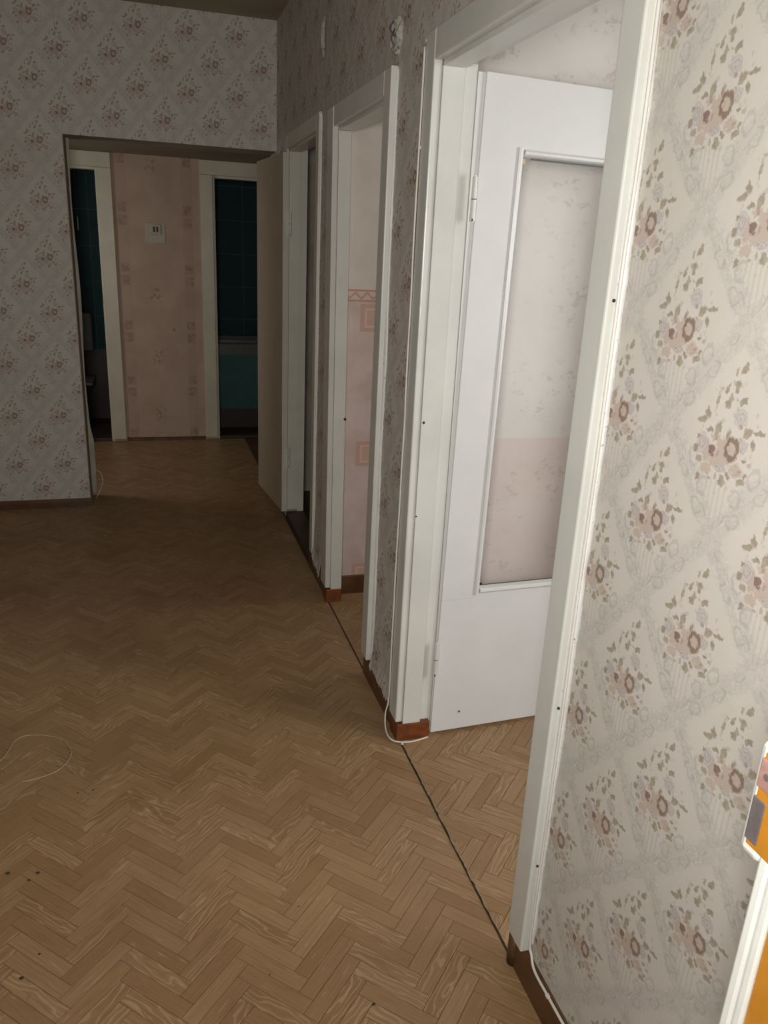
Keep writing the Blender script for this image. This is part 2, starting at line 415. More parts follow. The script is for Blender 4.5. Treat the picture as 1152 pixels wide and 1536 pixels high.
def spline(pts, n=8):
    P = [Vector(p) for p in pts]; out = []
    for i in range(len(P)-1):
        a, b, c, d = P[max(i-1, 0)], P[i], P[i+1], P[min(i+2, len(P)-1)]
        for k in range(n):
            s = k/n
            out.append(0.5*((2*b)+(c-a)*s+(2*a-5*b+4*c-d)*s*s+(3*b-a-3*c+d)*s**3))
    out.append(P[-1]); return out
def cyl(bm, c, r, h, axis='Z', n=16):
    d = {'X': Vector((1,0,0)), 'Y': Vector((0,1,0)), 'Z': Vector((0,0,1))}[axis]
    tube(bm, [Vector(c)-d*h/2, Vector(c)+d*h/2], r, n)
def poly_prism(bm, prof, axis_vec, length):
    a = [bm.verts.new(p) for p in prof]; d = Vector(axis_vec)*length
    b = [bm.verts.new(Vector(p)+d) for p in prof]
    n = len(a)
    bm.faces.new(a); bm.faces.new(list(reversed(b)))
    for i in range(n): bm.faces.new((a[i], b[i], b[(i+1) % n], a[(i+1) % n]))
def struct(o, label, cat): return tag(o, label, cat, kind='structure')

WX, WXB, FLX = 0.755, 0.855, 0.745     # hall face and room face of the long right wall; hall flooring edge
CEIL = 2.72; FY = 4.83; FYB = 5.05; BY = 6.5; LX = -2.4

# ---------------------------------------------------------------- floors: herringbone staves
L_, W_ = 0.1785, 0.0383
R2 = math.sqrt(2)
def clip(poly, rect):
    x0, x1, y0, y1 = rect
    for (ax, s, lim) in ((0, 1, x1), (0, -1, -x0), (1, 1, y1), (1, -1, -y0)):
        out = []
        for i in range(len(poly)):
            p, q = poly[i], poly[(i+1) % len(poly)]
            dp, dq = s*p[ax]-lim, s*q[ax]-lim
            if dp <= 0: out.append(p)
            if (dp < 0 < dq) or (dq < 0 < dp):
                k = dp/(dp-dq); out.append((p[0]+(q[0]-p[0])*k, p[1]+(q[1]-p[1])*k, p[2]+(q[2]-p[2])*k, p[3]+(q[3]-p[3])*k))
        poly = out
        if len(poly) < 3: return []
    return poly
def staves(rect, ox, oy, turn=False, gap=0.0013):
    """rectangles at 45 degrees; each is a list of (x, y, u, v)"""
    res = []; g = gap/2
    for i in range(-90, 260):
        for j in range(-24, 30):
            for kind in (0, 1):
                u0, v0 = i*W_ + j*(L_+W_), i*W_ + j*(W_-L_)
                if kind == 0: a0, a1, b0, b1 = u0, u0+L_, v0, v0+W_
                else: a0, a1, b0, b1 = u0+L_, u0+L_+W_, v0+W_-L_, v0+W_
                a0 += g; a1 -= g; b0 += g; b1 -= g
                q = []
                for (a, b) in ((a0, b0), (a1, b0), (a1, b1), (a0, b1)):
                    x, y = (a-b)/R2, (a+b)/R2
                    uu, vv = ((a-a0, b-b0) if kind == 0 else (b-b0, a-a0))
                    if turn: x, y = y, x
                    q.append((x+ox, y+oy, uu, vv))
                cx = sum(p[0] for p in q)/4; cy = sum(p[1] for p in q)/4
                if not (rect[0]-.2 < cx < rect[1]+.2 and rect[2]-.2 < cy < rect[3]+.2): continue
                q = clip(q, rect)
                if len(q) >= 3: res.append((cx, cy, q))
    return res
def stave_faces(list_, z, drop):
    verts, faces, uvs, tones = [], [], [], []
    for (cx, cy, q) in list_:
        t = random.random(); n = len(q); k = len(verts)
        dz = random.uniform(-0.00015, 0.00015)
        verts += [(p[0], p[1], z+dz) for p in q] + [(p[0], p[1], z-drop) for p in q]
        faces.append(tuple(range(k, k+n))); uvs.append([(p[2], p[3]) for p in q]); tones.append(t)
        for i in range(n):
            j = (i+1) % n
            faces.append((k+i, k+n+i, k+n+j, k+j)); uvs.append([(q[i][2], q[i][3])]*2+[(q[j][2], q[j][3])]*2); tones.append(t)
    return verts, faces, uvs, tones
def stave_obj(name, list_, z, drop, parent):
    verts, faces, uvs, tones = stave_faces(list_, z, drop)
    me = bpy.data.meshes.new(name); me.from_pydata(verts, [], faces)
    ul = me.uv_layers.new(name='UVMap')
    flat = [c for f in uvs for uv in f for c in uv]
    ul.data.foreach_set('uv', flat)
    at = me.attributes.new('tone', 'FLOAT', 'FACE'); at.data.foreach_set('value', tones)
    me.materials.append(M_STAVE)
    o = bpy.data.objects.new(name, me); C.objects.link(o); o.parent = parent
    # top faces up
    bm = bmesh.new(); bm.from_mesh(me); bmesh.ops.recalc_face_normals(bm, faces=bm.faces)
    for f in bm.faces:
        if abs(f.normal.z) > 0.9 and f.normal.z < 0: f.normal_flip()
    bm.to_mesh(me); bm.free()
    return o
def visible(x, y, z=0.0):
    d = Vector((x, y, z-H)); w = d.dot(_fw)
    if w <= 0: return False
    px = 576+FPX*d.dot(_r)/w; py = 768-FPX*d.dot(_u)/w
    return -40 < px < 1192 and -40 < py < 1590
def floor_with_staves(name, rect, base, ox, oy, turn, nparts, label, z=0.0, drop=0.0016):
    bm = bmesh.new(); box(bm, base[0], base[1], base[2], base[3], -0.06, z-drop)
    fl = struct(link(name, bm, M_JOINT), label, 'floor')
    st = staves(rect, ox, oy, turn)
    st.sort(key=lambda s: math.hypot(s[0], s[1]))
    near = [s for s in st if visible(s[0], s[1])][:nparts]
    ids = set(id(s) for s in near)
    for s in near: stave_obj('parquet_stave', [s], z, drop, fl)
    rest = [s for s in st if id(s) not in ids]
    if rest: tag(stave_obj('parquet_field', rest, z, drop, fl), kind='stuff')
    return fl
ox = -0.128-(L_-W_)/R2; oy = 1.719-(L_+W_)/R2
floor_with_staves('floor', (LX, FLX, 0.3, BY), (LX-0.1, FLX+0.004, -0.8, BY+0.1), ox, oy, False, 295,
                  'long hall floor of worn brown herringbone parquet pattern')
floor_with_staves('floor', (FLX+0.007, 2.2, 0.9, 2.40), (FLX+0.004, 3.2, -0.6, 2.44), 0.883+0.02, 1.75+0.0, True, 150,
                  'herringbone floor of the room behind the nearest open door', z=0.003, drop=0.003)
floor_with_staves('floor', (FLX+0.007, 1.6, 2.46, 3.295), (FLX+0.004, 3.2, 2.46, 3.30), 0.883, 2.81, True, 60,
                  'herringbone floor of the small room behind the middle doorway', z=0.002, drop=0.002)

# ---------------------------------------------------------------- walls and ceilings
def wall(name, boxes, mats, pick, label, cat='wall'):
    bm = bmesh.new()
    for b in boxes: box(bm, *b)
    bmesh.ops.recalc_face_normals(bm, faces=bm.faces)
    for f in bm.faces: f.material_index = pick(f.normal)
    return struct(link(name, bm, mats), label, cat)
D1, D2, D3 = (1.20, 2.15), (2.53, 3.30), (3.62, 4.46); DZ = 2.06
wr = wall('wall_right', [
    (WX, WXB, 0.42, D1[0], 0, CEIL), (WX, WXB, D1[0], D1[1], DZ, CEIL), (WX, WXB, D1[1], D2[0], 0, CEIL),
    (WX, WXB, D2[0], D2[1], DZ, CEIL), (WX, 0.812, D2[1], D3[0], 0, CEIL), (WX, WXB, D3[0], D3[1], DZ, CEIL),
    (WX, WXB, D3[1], FYB, 0, CEIL)], [M_PLASTER, M_WPR], lambda n: 1 if n.x < -0.5 else 0,
    'long right wall in floral wallpaper pierced by three doorways')
OX, OZ = -0.385, 2.07
wall('wall_far', [(LX, OX, FY, FYB, 0, CEIL), (OX, WX, FY, FYB, OZ, CEIL)], [M_PLASTER, M_WPF],
     lambda n: 1 if n.y < -0.5 else 0, 'end wall of the hall in floral wallpaper with a wide opening')
wall('wall_left', [(LX-0.1, LX, -0.8, FYB, 0, CEIL)], [M_WPR], lambda n: 0, 'left hall wall in floral wallpaper')
wall('wall_near', [(0.545, WX, 0.26, 0.42, 0, CEIL), (-0.40, 0.545, 0.26, 0.42, 2.12, CEIL), (LX, -0.40, 0.26, 0.42, 0, CEIL)],
     [M_PLASTER, M_WPF], lambda n: 1 if n.y > 0.5 else 0, 'near wall around the entrance doorway')
wall('wall_entry', [(LX, WXB, -0.90, -0.80, 0, CEIL), (0.95, 1.05, -0.8, 0.26, 0, CEIL)], [M_PLASTER], lambda n: 0, 'plaster walls of the entrance lobby')
# back corridor
LD = (-0.86, -0.298); RD = (0.525, 1.14); LDZ = 2.045
wall('wall_back', [(-3.1, LD[0], BY, BY+0.1, 0, 2.5), (LD[0], LD[1], BY, BY+0.1, LDZ, 2.5), (LD[1], RD[0], BY, BY+0.1, 0, 2.5),
                   (RD[0], RD[1], BY, BY+0.1, LDZ, 2.5), (RD[1], 1.6, BY, BY+0.1, 0, 2.5)],
     [M_PLASTER, M_PINK], lambda n: 1 if n.y < -0.5 else 0, 'back corridor wall in pink panelled wallpaper between two dark doorways')
wall('wall_corridor', [(1.5, 1.6, FYB, BY, 0, 2.5), (WXB, 1.6, FYB-0.1, FYB, 0, 2.5), (-3.1, -3.0, FYB-0.6, BY, 0, 2.5), (-3.0, LX-0.1, FYB-0.7, FYB-0.6, 0, 2.5)],
     [M_PLASTER], lambda n: 0, 'plain side walls of the back corridor')
struct(B('ceiling', LX, WX, -0.8, FY, CEIL, CEIL+0.08, M_CEIL), 'dingy whitewashed hall ceiling', 'ceiling')
struct(B('ceiling', -3.0, 1.5, FYB, BY, 2.15, 2.22, M_CEIL), 'low ceiling of the back corridor', 'ceiling')
struct(B('floor', -3.0, LX-0.1, FYB-0.6, BY+0.1, -0.06, -0.002, M_BROWN), 'brown floor of the side kitchen corridor', 'floor')
struct(B('floor', FLX+0.004, 1.6, FYB-0.1, BY+0.1, -0.06, -0.002, M_BROWN), 'brown floor strip at the right of the back corridor', 'floor')
# room 1 and room 2
wall('wall_room', [(WXB, 3.2, 2.40, 2.46, 0, CEIL)], [M_R1, M_R2], lambda n: 0 if n.y < 0 else 1, 'pale flecked wall behind the nearest open door')
wall('wall_room', [(3.1, 3.2, -0.6, 2.40, 0, CEIL), (WXB+0.21, 3.1, -0.7, -0.6, 0, CEIL)], [M_R1], lambda n: 0, 'outer walls of the nearest room')
struct(B('ceiling', WXB, 3.1, -0.6, 2.40, CEIL, CEIL+0.08, M_CEIL), 'ceiling of the nearest room', 'ceiling')
wall('wall_room', [(0.812, 3.2, 3.30, 3.40, 0, CEIL)], [M_PLASTER, M_R2], lambda n: 1 if n.y < 0 else 0, 'pink bordered wall seen through the middle doorway')
wall('wall_room', [(3.1, 3.2, 2.46, 3.30, 0, CEIL)], [M_R2], lambda n: 0, 'end wall of the small middle room')
struct(B('ceiling', WXB, 3.1, 2.46, 3.30, CEIL, CEIL+0.08, M_CEIL), 'ceiling of the small middle room', 'ceiling')
# closet behind door 3
wall('wall_closet', [(1.7, 1.8, 3.40, 4.95, 0, CEIL)], [M_PLASTER], lambda n: 0, 'back of the closet behind the farthest side door')
struct(B('floor', FLX+0.004, 1.7, 3.40, 4.95, -0.06, -0.002, M_DARKBR), 'dark brown closet floor', 'floor')
struct(B('ceiling', WXB, 1.7, 3.40, 4.95, CEIL, CEIL+0.08, M_CEIL), 'closet ceiling', 'ceiling')

# wallpaper sheets with ragged lower edges over the baseboard on the narrow piers
def ragged_sheet(y0, y1, zlo, zhi, mat, parent, seed, n=26):
    rnd = random.Random(seed); bm = bmesh.new(); top, mid, bot = [], [], []
    for i in range(n+1):
        y = y0+(y1-y0)*i/n
        zz = zlo+(zhi-zlo)*(i/n) + rnd.uniform(-0.012, 0.012)
        top.append(bm.verts.new((WX-0.0005, y, 0.30))); mid.append(bm.verts.new((WX-0.0035-rnd.uniform(0, .001), y, 0.14)))
        bot.append(bm.verts.new((WX-0.0140-rnd.uniform(0, 0.0025), y, zz)))
    for i in range(n):
        bm.faces.new((top[i], top[i+1], mid[i+1], mid[i])); bm.faces.new((mid[i], mid[i+1], bot[i+1], bot[i]))
    o = link('torn_wallpaper_edge', bm, mat, parent)
    md = o.modifiers.new('solid', 'SOLIDIFY'); md.thickness = 0.0012
    return o
ragged_sheet(2.20, 2.475, 0.075, 0.075, M_WPR, wr, 3)
ragged_sheet(3.40, 3.585, 0.045, 0.085, M_WPR, wr, 5)

# baseboards
def baseboard(name, y0, y1, h, th, mat, label):
    bm = bmesh.new()
    prof = [(WX, y0, 0), (WX-th, y0, 0), (WX-th, y0, h*0.72), (WX-th*0.8, y0, h*0.9), (WX-th*0.4, y0, h), (WX, y0, h)]
    poly_prism(bm, prof, (0, 1, 0), y1-y0)
    return struct(link(name, bm, mat), label, 'baseboard')
b0 = baseboard('baseboard_right', 0.43, 1.232, 0.085, 0.013, M_BROWN, 'brown baseboard under the wallpaper beside the nearest doorway')
bm = bmesh.new()
for k in range(9):
    pass
cyl(bm, (WX-0.006, 1.225, 0.040), 0.016, 0.080, 'Z', 14)
link('rounded_end', bm, M_BROWN, b0, True)
baseboard('baseboard_right', 2.16, 2.57, 0.085, 0.013, M_BROWN, 'brown baseboard under torn wallpaper between nearest and middle doorways')
baseboard('baseboard_right', 3.33, 3.66, 0.085, 0.013, M_BROWN, 'brown baseboard under torn wallpaper between middle and farthest doorways')
bm = bmesh.new(); poly_prism(bm, [(LX, FY, 0), (LX, FY-0.016, 0), (LX, FY-0.016, 0.035), (LX, FY-0.008, 0.05), (LX, FY, 0.05)], (1, 0, 0), OX-LX+0.012)
struct(link('baseboard_far', bm, M_BROWN), 'dark brown baseboard along the end wall', 'baseboard')
bm = bmesh.new(); poly_prism(bm, [(LD[1]+0.1, BY, 0), (LD[1]+0.1, BY-0.014, 0), (LD[1]+0.1, BY-0.014, 0.02), (LD[1]+0.1, BY, 0.028)], (1, 0, 0), RD[0]-LD[1]-0.2)
struct(link('baseboard_back', bm, M_BROWN), 'low brown baseboard under the pink wallpaper', 'baseboard')
bm = bmesh.new(); box(bm, 0.815, 3.1, 3.282, 3.30, 0, 0.09)
struct(link('baseboard_room', bm, M_BROWN), 'brown baseboard under the pink bordered wall', 'baseboard')

# white trim post at the left reveal of the wide opening
bm = bmesh.new()
segs = 24; rnd = random.Random(4)
prev = None
for k in range(segs+1):
    z = 0.03+(OZ-0.03)*k/segs
    w = 0.016 + 0.012*math.sin(k*0.55)*0.5 + (0.012 if k < 5 else 0)
    cur = [bm.verts.new(p) for p in ((OX-0.0, FYB-0.05, z), (OX+w, FYB-0.05, z), (OX+w*0.8, FYB-0.005, z), (OX, FYB, z))]
    if prev:
        for i in range(4): bm.faces.new((prev[i], prev[(i+1) % 4], cur[(i+1) % 4], cur[i]))
    else: bm.faces.new(list(reversed(cur)))
    prev = cur
bm.faces.new(prev)
struct(link('trim_1', bm, M_STRIP), 'uneven pale corner strip on the left reveal of the wide opening', 'trim')
bm = bmesh.new()
box(bm, OX, OX+0.004, FY-0.001, FYB-0.05, 0.03, OZ)
struct(link('trim_2', bm, M_PLASTER), 'dark edge lining at left of the wide opening', 'trim')

# ---------------------------------------------------------------- door frames
CFX = 0.731
def casing_board(name, y0, y1, z0, z1, parent, mat=M_WHITE, bev=0.004, x0=CFX, x1=WX, lean=0.0):
    bm = bmesh.new(); box(bm, x0, x1, y0, y1, z0, z1, bev)
    if lean:
        for v in bm.verts: v.co.y += lean*(v.co.z-1.6)
    return link(name, bm, mat, parent)
def paint_edge(parent, y, z0, z1, seed, w=0.012):
    rnd = random.Random(seed); bm = bmesh.new(); n = 70; a, b, c, d = [], [], [], []
    wv = w
    for i in range(n+1):
        z = z0+(z1-z0)*i/n; wv = max(w*0.35, min(w*1.6, wv+rnd.uniform(-0.25, 0.25)*w))
        a.append(bm.verts.new((WX-0.0085, y+0.001, z))); b.append(bm.verts.new((WX-0.0065, y-wv*0.5, z)))
        c.append(bm.verts.new((WX-0.0005, y-wv, z))); d.append(bm.verts.new((WX-0.0005, y+0.001, z)))
    for i in range(n):
        for p, q in ((a, b), (b, c), (c, d)): bm.faces.new((p[i], p[i+1], q[i+1], q[i]))
    return link('painted_over_edge', bm, M_CHIP, parent, True)
def hinge(parent, x, y, z0, z1, mat=M_WHITE, r=0.007):
    bm = bmesh.new(); zm = (z0+z1)/2
    tube(bm, [(x, y, z0), (x, y, zm-0.0015)], r, 12); tube(bm, [(x, y, zm+0.0015), (x, y, z1)], r*0.92, 12)
    tube(bm, [(x, y, zm-0.002), (x, y, zm+0.002)], r*0.7, 10)
    tube(bm, [(x, y, z0-0.004), (x, y, z0)], r*0.6, 10); tube(bm, [(x, y, z1), (x, y, z1+0.004)], r*0.6, 10)
    h = link('hinge', bm, mat, parent, False)
    bm = bmesh.new(); tube(bm, [(x, y, zm-0.003), (x, y, zm+0.003)], r*0.88, 10); box(bm, x-r*0.6, x-r*0.1, y-r*1.02, y-r*0.5, z0-0.001, z0+0.007)
    link('hinge_gap', bm, M_CAST, h)
    return h

def side_frame(name, y_no, y_ni, y_fi, y_fo, ztop, zin, zb, label, lean=0.0, nearedge=0.012, far_rebate=True, foot=True, fx=CFX, jx=0.815, M_WHITE=M_WHITE):
    """casing on the hall face: near board y_no..y_ni, far board y_fi..y_fo, head up to ztop; jambs inside"""
    r = empty(name, (0, 0, 0)); struct(r, label, 'door frame')
    casing_board('casing', y_no, y_ni, zb, ztop, r, M_WHITE, x0=fx)
    casing_board('casing', y_fi, y_fo, zb-0.02, ztop, r, M_WHITE, x0=fx, lean=lean)
    casing_board('head_casing', y_ni, y_fi, zin+0.012, ztop, r, M_WHITE, x0=fx)
    B('jamb', WX, 0.815, y_ni-0.033, y_ni-0.004, 0, zin, M_WHITE, r, 0.002)
    fj = bmesh.new()
    ya = y_fi-0.006; yb = y_fi+0.038 if far_rebate else D2[1]-0.001
    for v in box(fj, WX, jx, ya, yb, 0.06, zin):
        if v.co.y < (ya+yb)/2: v.co.y += lean*(v.co.z-1.6)
    link('jamb', fj, M_WHITE, r)
    B('rebate', 0.815, WXB, y_ni-0.033, y_ni-0.018, 0, zin+0.015, M_WHITE, r)
    if far_rebate:
        fb = bmesh.new(); box(fb, 0.815, WXB, y_fi+0.009, y_fi+0.038, 0.0, zin+0.015)
        link('rebate', fb, M_WHITE, r)
    B('head_jamb', WX, 0.815, y_ni-0.004, y_fi-0.006, zin, DZ, M_WHITE, r, 0.002)
    B('head_rebate', 0.815, WXB, y_ni-0.018, y_fi+(0.009 if far_rebate else -0.006), zin+0.015, DZ, M_WHITE, r)
    paint_edge(r, y_no, zb+0.03, ztop-0.01, hash(y_no) % 97, nearedge)
    # brown painted foot of the far jamb
    if foot: B('painted_foot', CFX+0.003, 0.850 if far_rebate else jx, y_fi-0.010-lean*1.58, y_fi+(0.07 if far_rebate else 0.03), 0, 0.066, M_REDBROWN, r, 0.004)
    return r
f1 = side_frame('door_1', 1.170, 1.236, 2.112, 2.186, 2.10, 2.015, 0.09, 'white painted door frame of the nearest doorway')
f2 = side_frame('door_2', 2.497, 2.570, 3.262, 3.365, 2.085, 2.00, 0.09, 'white painted door frame of the middle doorway', lean=0.03, far_rebate=False, jx=0.806)
f3 = side_frame('door_3', 3.590, 3.655, 4.405, 4.47, 2.11, 2.03, 0.09, 'white painted door frame of the farthest side doorway', foot=False, fx=0.741, nearedge=0.006, M_WHITE=M_WHITE3)
B('threshold', FLX+0.002, WXB, 3.66, 4.40, 0, 0.048, M_DARKBR, f3, 0.003)
for hx, z0, z1 in ((0.8615, 1.648, 1.760), (0.853, 0.245, 0.360)): hinge(f1, hx, 2.0965, z0, z1, M_WHITE, 0.008)
for z0, z1 in ((1.615, 1.735), (0.33, 0.44)): hinge(f3, 0.760, 4.388, z0, z1, M_WHITE3, 0.007)
# nails and dents on the frames
def nail(parent, x, y, z, r=0.004, mat=M_BLACK):
    bm = bmesh.new(); bmesh.ops.create_uvsphere(bm, u_segments=8, v_segments=6, radius=r, matrix=Matrix.Translation((x, y, z)))
    link('nail_head', bm, mat, parent, True)
nail(f1, WX-0.012, 1.168, 1.50, 0.003); nail(f1, WX-0.012, 1.168, 0.72, 0.003); nail(f1, WX-0.011, 1.169, 0.33, 0.003)
nail(f1, 0.735, 2.187, 2.085, 0.006, M_WHITE); nail(f1, 0.732, 2.187, 1.83, 0.005, M_WHITE)
nail(f1, 0.762, 2.106, 1.09, 0.004); nail(f1, 0.757, 2.107, 0.80, 0.003); nail(f2, 0.805, 3.232, 0.86, 0.006)

# back doorways
def back_frame(name, x0, x1, label, left_casing=True, step=0.0):
    r = empty(name, (0, 0, 0)); struct(r, label, 'door frame'); cw = 0.096
    y = BY
    for s, (a, b) in enumerate((((x0-cw), x0), (x1, x1+cw))):
        bm = bmesh.new(); box(bm, a, b, y-0.022, y, 0.02, LDZ, 0.004); link('casing', bm, M_FRAME2, r)
    bm = bmesh.new(); box(bm, x0-cw, x1+cw, y-0.022, y, LDZ, 2.148, 0.004); link('head_casing', bm, M_FRAME2, r)
    B('jamb', x0-0.001, x0+0.018, y, y+0.1, 0.0, LDZ, M_FRAME2, r, 0.003)
    B('jamb', x1-0.018, x1+0.001, y, y+0.1, 0.0, LDZ, M_FRAME2, r, 0.003)
    B('head_jamb', x0+0.018, x1-0.018, y, y+0.1, LDZ-0.018, LDZ, M_FRAME2, r)
    B('threshold', x0+0.018, x1-0.018, y-0.005, y+0.1, 0.0, 0.028, M_DARKBR, r, 0.004)
    return r
back_frame('door_4', LD[0], LD[1], 'cream framed dark doorway at left of the back corridor')
back_frame('door_5', RD[0], RD[1], 'cream framed dark doorway at right of the back corridor')

# entrance door frame beside the camera, with strike plates
e = empty('door_6', (0, 0, 0)); struct(e, 'ochre entrance door jamb with glossy white edge and steel strike plate', 'door frame')
B('jamb', 0.500, 0.545, 0.26, 0.4085, 0, 2.12, M_OCHRE, e, 0.002)
B('white_edge', 0.497, 0.545, 0.4085, 0.4185, 0, 2.12, M_WHITE, e, 0.0025)
B('white_edge', 0.4955, 0.545, 0.4195, 0.4305, 0, 2.12, M_WHITE, e, 0.0025)
st = B('strike_block', 0.496, 0.530, 0.431, 0.4560, 1.058, 1.174, M_WHITE, e, 0.006)
B('strike_plate', 0.4930, 0.4965, 0.4345, 0.4490, 1.076, 1.121, M_STEEL, e, 0.0012)
B('strike_plate', 0.4930, 0.4965, 0.4280, 0.4490, 1.131, 1.160, M_PINKSTEEL, e, 0.0012)
B('worn_patch', 0.4940, 0.4975, 0.400, 0.4470, 1.071, 1.166, M_OCHRE, e, 0.001)
bm = bmesh.new(); cyl(bm, (0.4925, 0.439, 1.146), 0.0032, 0.002, 'X', 12); link('screw', bm, M_STEEL, e)

# ---------------------------------------------------------------- door leaves
def place(o, loc, rz):
    o.location = loc; o.rotation_euler = (0, 0, rz)
# leaf 1: local x along the leaf, y 0..0.04 (front face at y=0), z up
d1 = empty('glazed_door', (0.858, 2.109, 0.008)); d1.rotation_euler = (0, 0.010, math.radians(3.0))
tag(d1, 'white glazed door leaf standing open in the nearest doorway', 'door')
LW, LZ0, LZ1, GX0, GX1, GZ0, GZ1 = 0.80, 0.008, 2.006, 0.113, 0.687, 0.516, 1.832
ZS = 0.498
B('hinge_stile', 0, GX0, 0, 0.04, ZS+0.0006, LZ1, M_LEAF, d1)
B('lock_stile', GX1, LW, 0, 0.04, ZS+0.0006, LZ1, M_LEAF, d1)
B('top_rail', GX0, GX1, 0, 0.04, GZ1, LZ1, M_LEAF, d1)
B('bottom_panel', 0, LW, 0, 0.04, LZ0, ZS, M_LEAF, d1)
B('bottom_rail', GX0, GX1, 0, 0.04, ZS, GZ0, M_LEAF, d1)
def bead(p0, p1, q):
    bm = bmesh.new()
    a, b = Vector(p0), Vector(p1); d = (b-a).normalized(); n = Vector((q[0], 0, q[1]))
    prof = []
    for (s, y) in ((0, 0), (0, -0.006), (0.005, -0.009), (0.011, -0.008), (0.015, -0.003), (0.018, 0.014), (0, 0.014)):
        prof.append(a+n*s+Vector((0, y, 0)))
    poly_prism(bm, prof, d, (b-a).length)
    return link('glazing_bead', bm, M_LEAF, d1)
bead((GX0, 0, GZ0-0.004), (GX0, 0, GZ1+0.004), (1, 0)); bead((GX1, 0, GZ0-0.004), (GX1, 0, GZ1+0.004), (-1, 0))
bead((GX0+0.018, 0, GZ0), (GX1-0.018, 0, GZ0), (0, 1)); bead((GX0+0.018, 0, GZ1), (GX1-0.018, 0, GZ1), (0, -1))
B('glass_pane', GX0+0.002, GX1-0.002, 0.018, 0.022, GZ0+0.002, GZ1-0.002, M_GLASS, d1)
tag(B('putty_lump', GX0+0.018, GX0+0.032, 0.0125, 0.018, GZ1-0.036, GZ1-0.020, M_YELLOW, d1, 0.002), 'yellowed lump of putty')
tag(B('glass_chip', GX0+0.018, GX0+0.034, 0.0165, 0.018, GZ0+0.018, GZ0+0.026, M_BLACK, d1), 'dark chipped corner')
bm = bmesh.new(); box(bm, GX0+0.05, GX1-0.018, 0.0145, 0.0178, GZ1-0.0215, GZ1-0.0175)  # dark strip imitating the shadow gap under the top bead
tag(link('gap_shadow_strip', bm, M_CAST, d1), 'dark strip painted in as the shadow gap under the top bead')
bm = bmesh.new(); box(bm, GX0+0.03, GX1-0.018, 0.0145, 0.0178, GZ0+0.0175, GZ0+0.0200)  # same painted shadow gap, along the bottom bead
tag(link('gap_shadow_strip', bm, M_CAST, d1), 'dark strip painted in as the shadow gap under the top bead')
for z0, z1 in ((1.648, 1.760), (0.245, 0.360)):
    B('hinge_plate', -0.0015, 0.0, 0.001, 0.034, z0, z1, M_WHITE, d1)
bm = bmesh.new()
for v in box(bm, -0.0001, 0.0, 0.009, 0.04, LZ0, LZ1):
    if v.co.x < -0.00005: v.co.x = -0.0005-0.0102*v.co.z
link('hinge_edge', bm, M_LEAF, d1)
bm = bmesh.new(); bmesh.ops.create_uvsphere(bm, u_segments=8, v_segments=6, radius=0.004, matrix=Matrix.Translation((0.10, -0.001, 0.075)))
link('nail_hole', bm, M_CAST, d1, True)
# door handle on the lock stile (out of sight behind the frame edge)
hd = B('handle_plate', 0.725, 0.765, -0.004, 0, 0.93, 1.09, M_STEEL, d1, 0.001)
bm = bmesh.new(); tube(bm, [(0.745, -0.004, 1.03), (0.745, -0.045, 1.03), (0.73, -0.055, 1.03), (0.64, -0.055, 1.03)], 0.008, 10)
link('lever', bm, M_STEEL, hd, True)

# leaf 3: opened flat along the wall, through the wide opening
ang = math.atan2(0.600, -0.0587)
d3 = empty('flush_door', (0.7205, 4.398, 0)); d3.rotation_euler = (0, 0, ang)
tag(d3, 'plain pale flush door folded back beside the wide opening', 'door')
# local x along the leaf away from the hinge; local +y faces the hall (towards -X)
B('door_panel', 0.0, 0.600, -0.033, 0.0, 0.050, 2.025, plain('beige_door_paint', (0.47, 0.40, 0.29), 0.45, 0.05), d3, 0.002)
B('edge_strip', -0.003, 0.0, -0.033, 0.0, 0.050, 2.025, M_WHITE3, d3, 0.001)
for z0, z1 in ((1.615, 1.735), (0.33, 0.44)):
    B('hinge_plate', -0.0045, -0.003, -0.033, -0.012, z0, z1, M_WHITE, d3)
# ---------------------------------------------------------------- bathroom and toilet behind the back wall
def tiled(name, x0, x1, y, z0, z1, size, label):
    w = struct(B(name, x0, x1, y, y+0.06, z0, z1, M_TEALJ), label, 'wall')
    nx = int(math.ceil((x1-x0)/size)); nz = int(math.ceil((z1-z0)/size)); g = 0.003
    base = None
    for i in range(nx):
        for k in range(nz):
            a, b = x0+i*size+g, min(x0+(i+1)*size-g, x1); c, d = z0+k*size+g, min(z0+(k+1)*size-g, z1)
            if b-a < 0.02 or d-c < 0.02: continue
            B('tile', a, b, y-0.006, y, c, d, M_TEAL, w)
    return w
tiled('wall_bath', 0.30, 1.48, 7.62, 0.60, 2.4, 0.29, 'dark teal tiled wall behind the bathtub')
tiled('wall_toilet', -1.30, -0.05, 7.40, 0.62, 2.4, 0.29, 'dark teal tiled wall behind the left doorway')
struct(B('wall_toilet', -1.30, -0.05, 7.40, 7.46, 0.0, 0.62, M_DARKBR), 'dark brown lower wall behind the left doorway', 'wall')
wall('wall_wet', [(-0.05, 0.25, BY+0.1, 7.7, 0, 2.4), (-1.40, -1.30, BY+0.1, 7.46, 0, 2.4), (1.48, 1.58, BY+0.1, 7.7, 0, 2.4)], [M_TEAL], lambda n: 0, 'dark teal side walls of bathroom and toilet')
struct(B('ceiling', -1.40, 1.58, BY+0.1, 7.7, 2.4, 2.46, M_CEIL), 'ceiling of bathroom and toilet', 'ceiling')
struct(B('floor', -1.40, 1.58, BY+0.1, 7.7, -0.06, 0.0, M_DARKBR), 'dark brown floor of bathroom and toilet', 'floor')
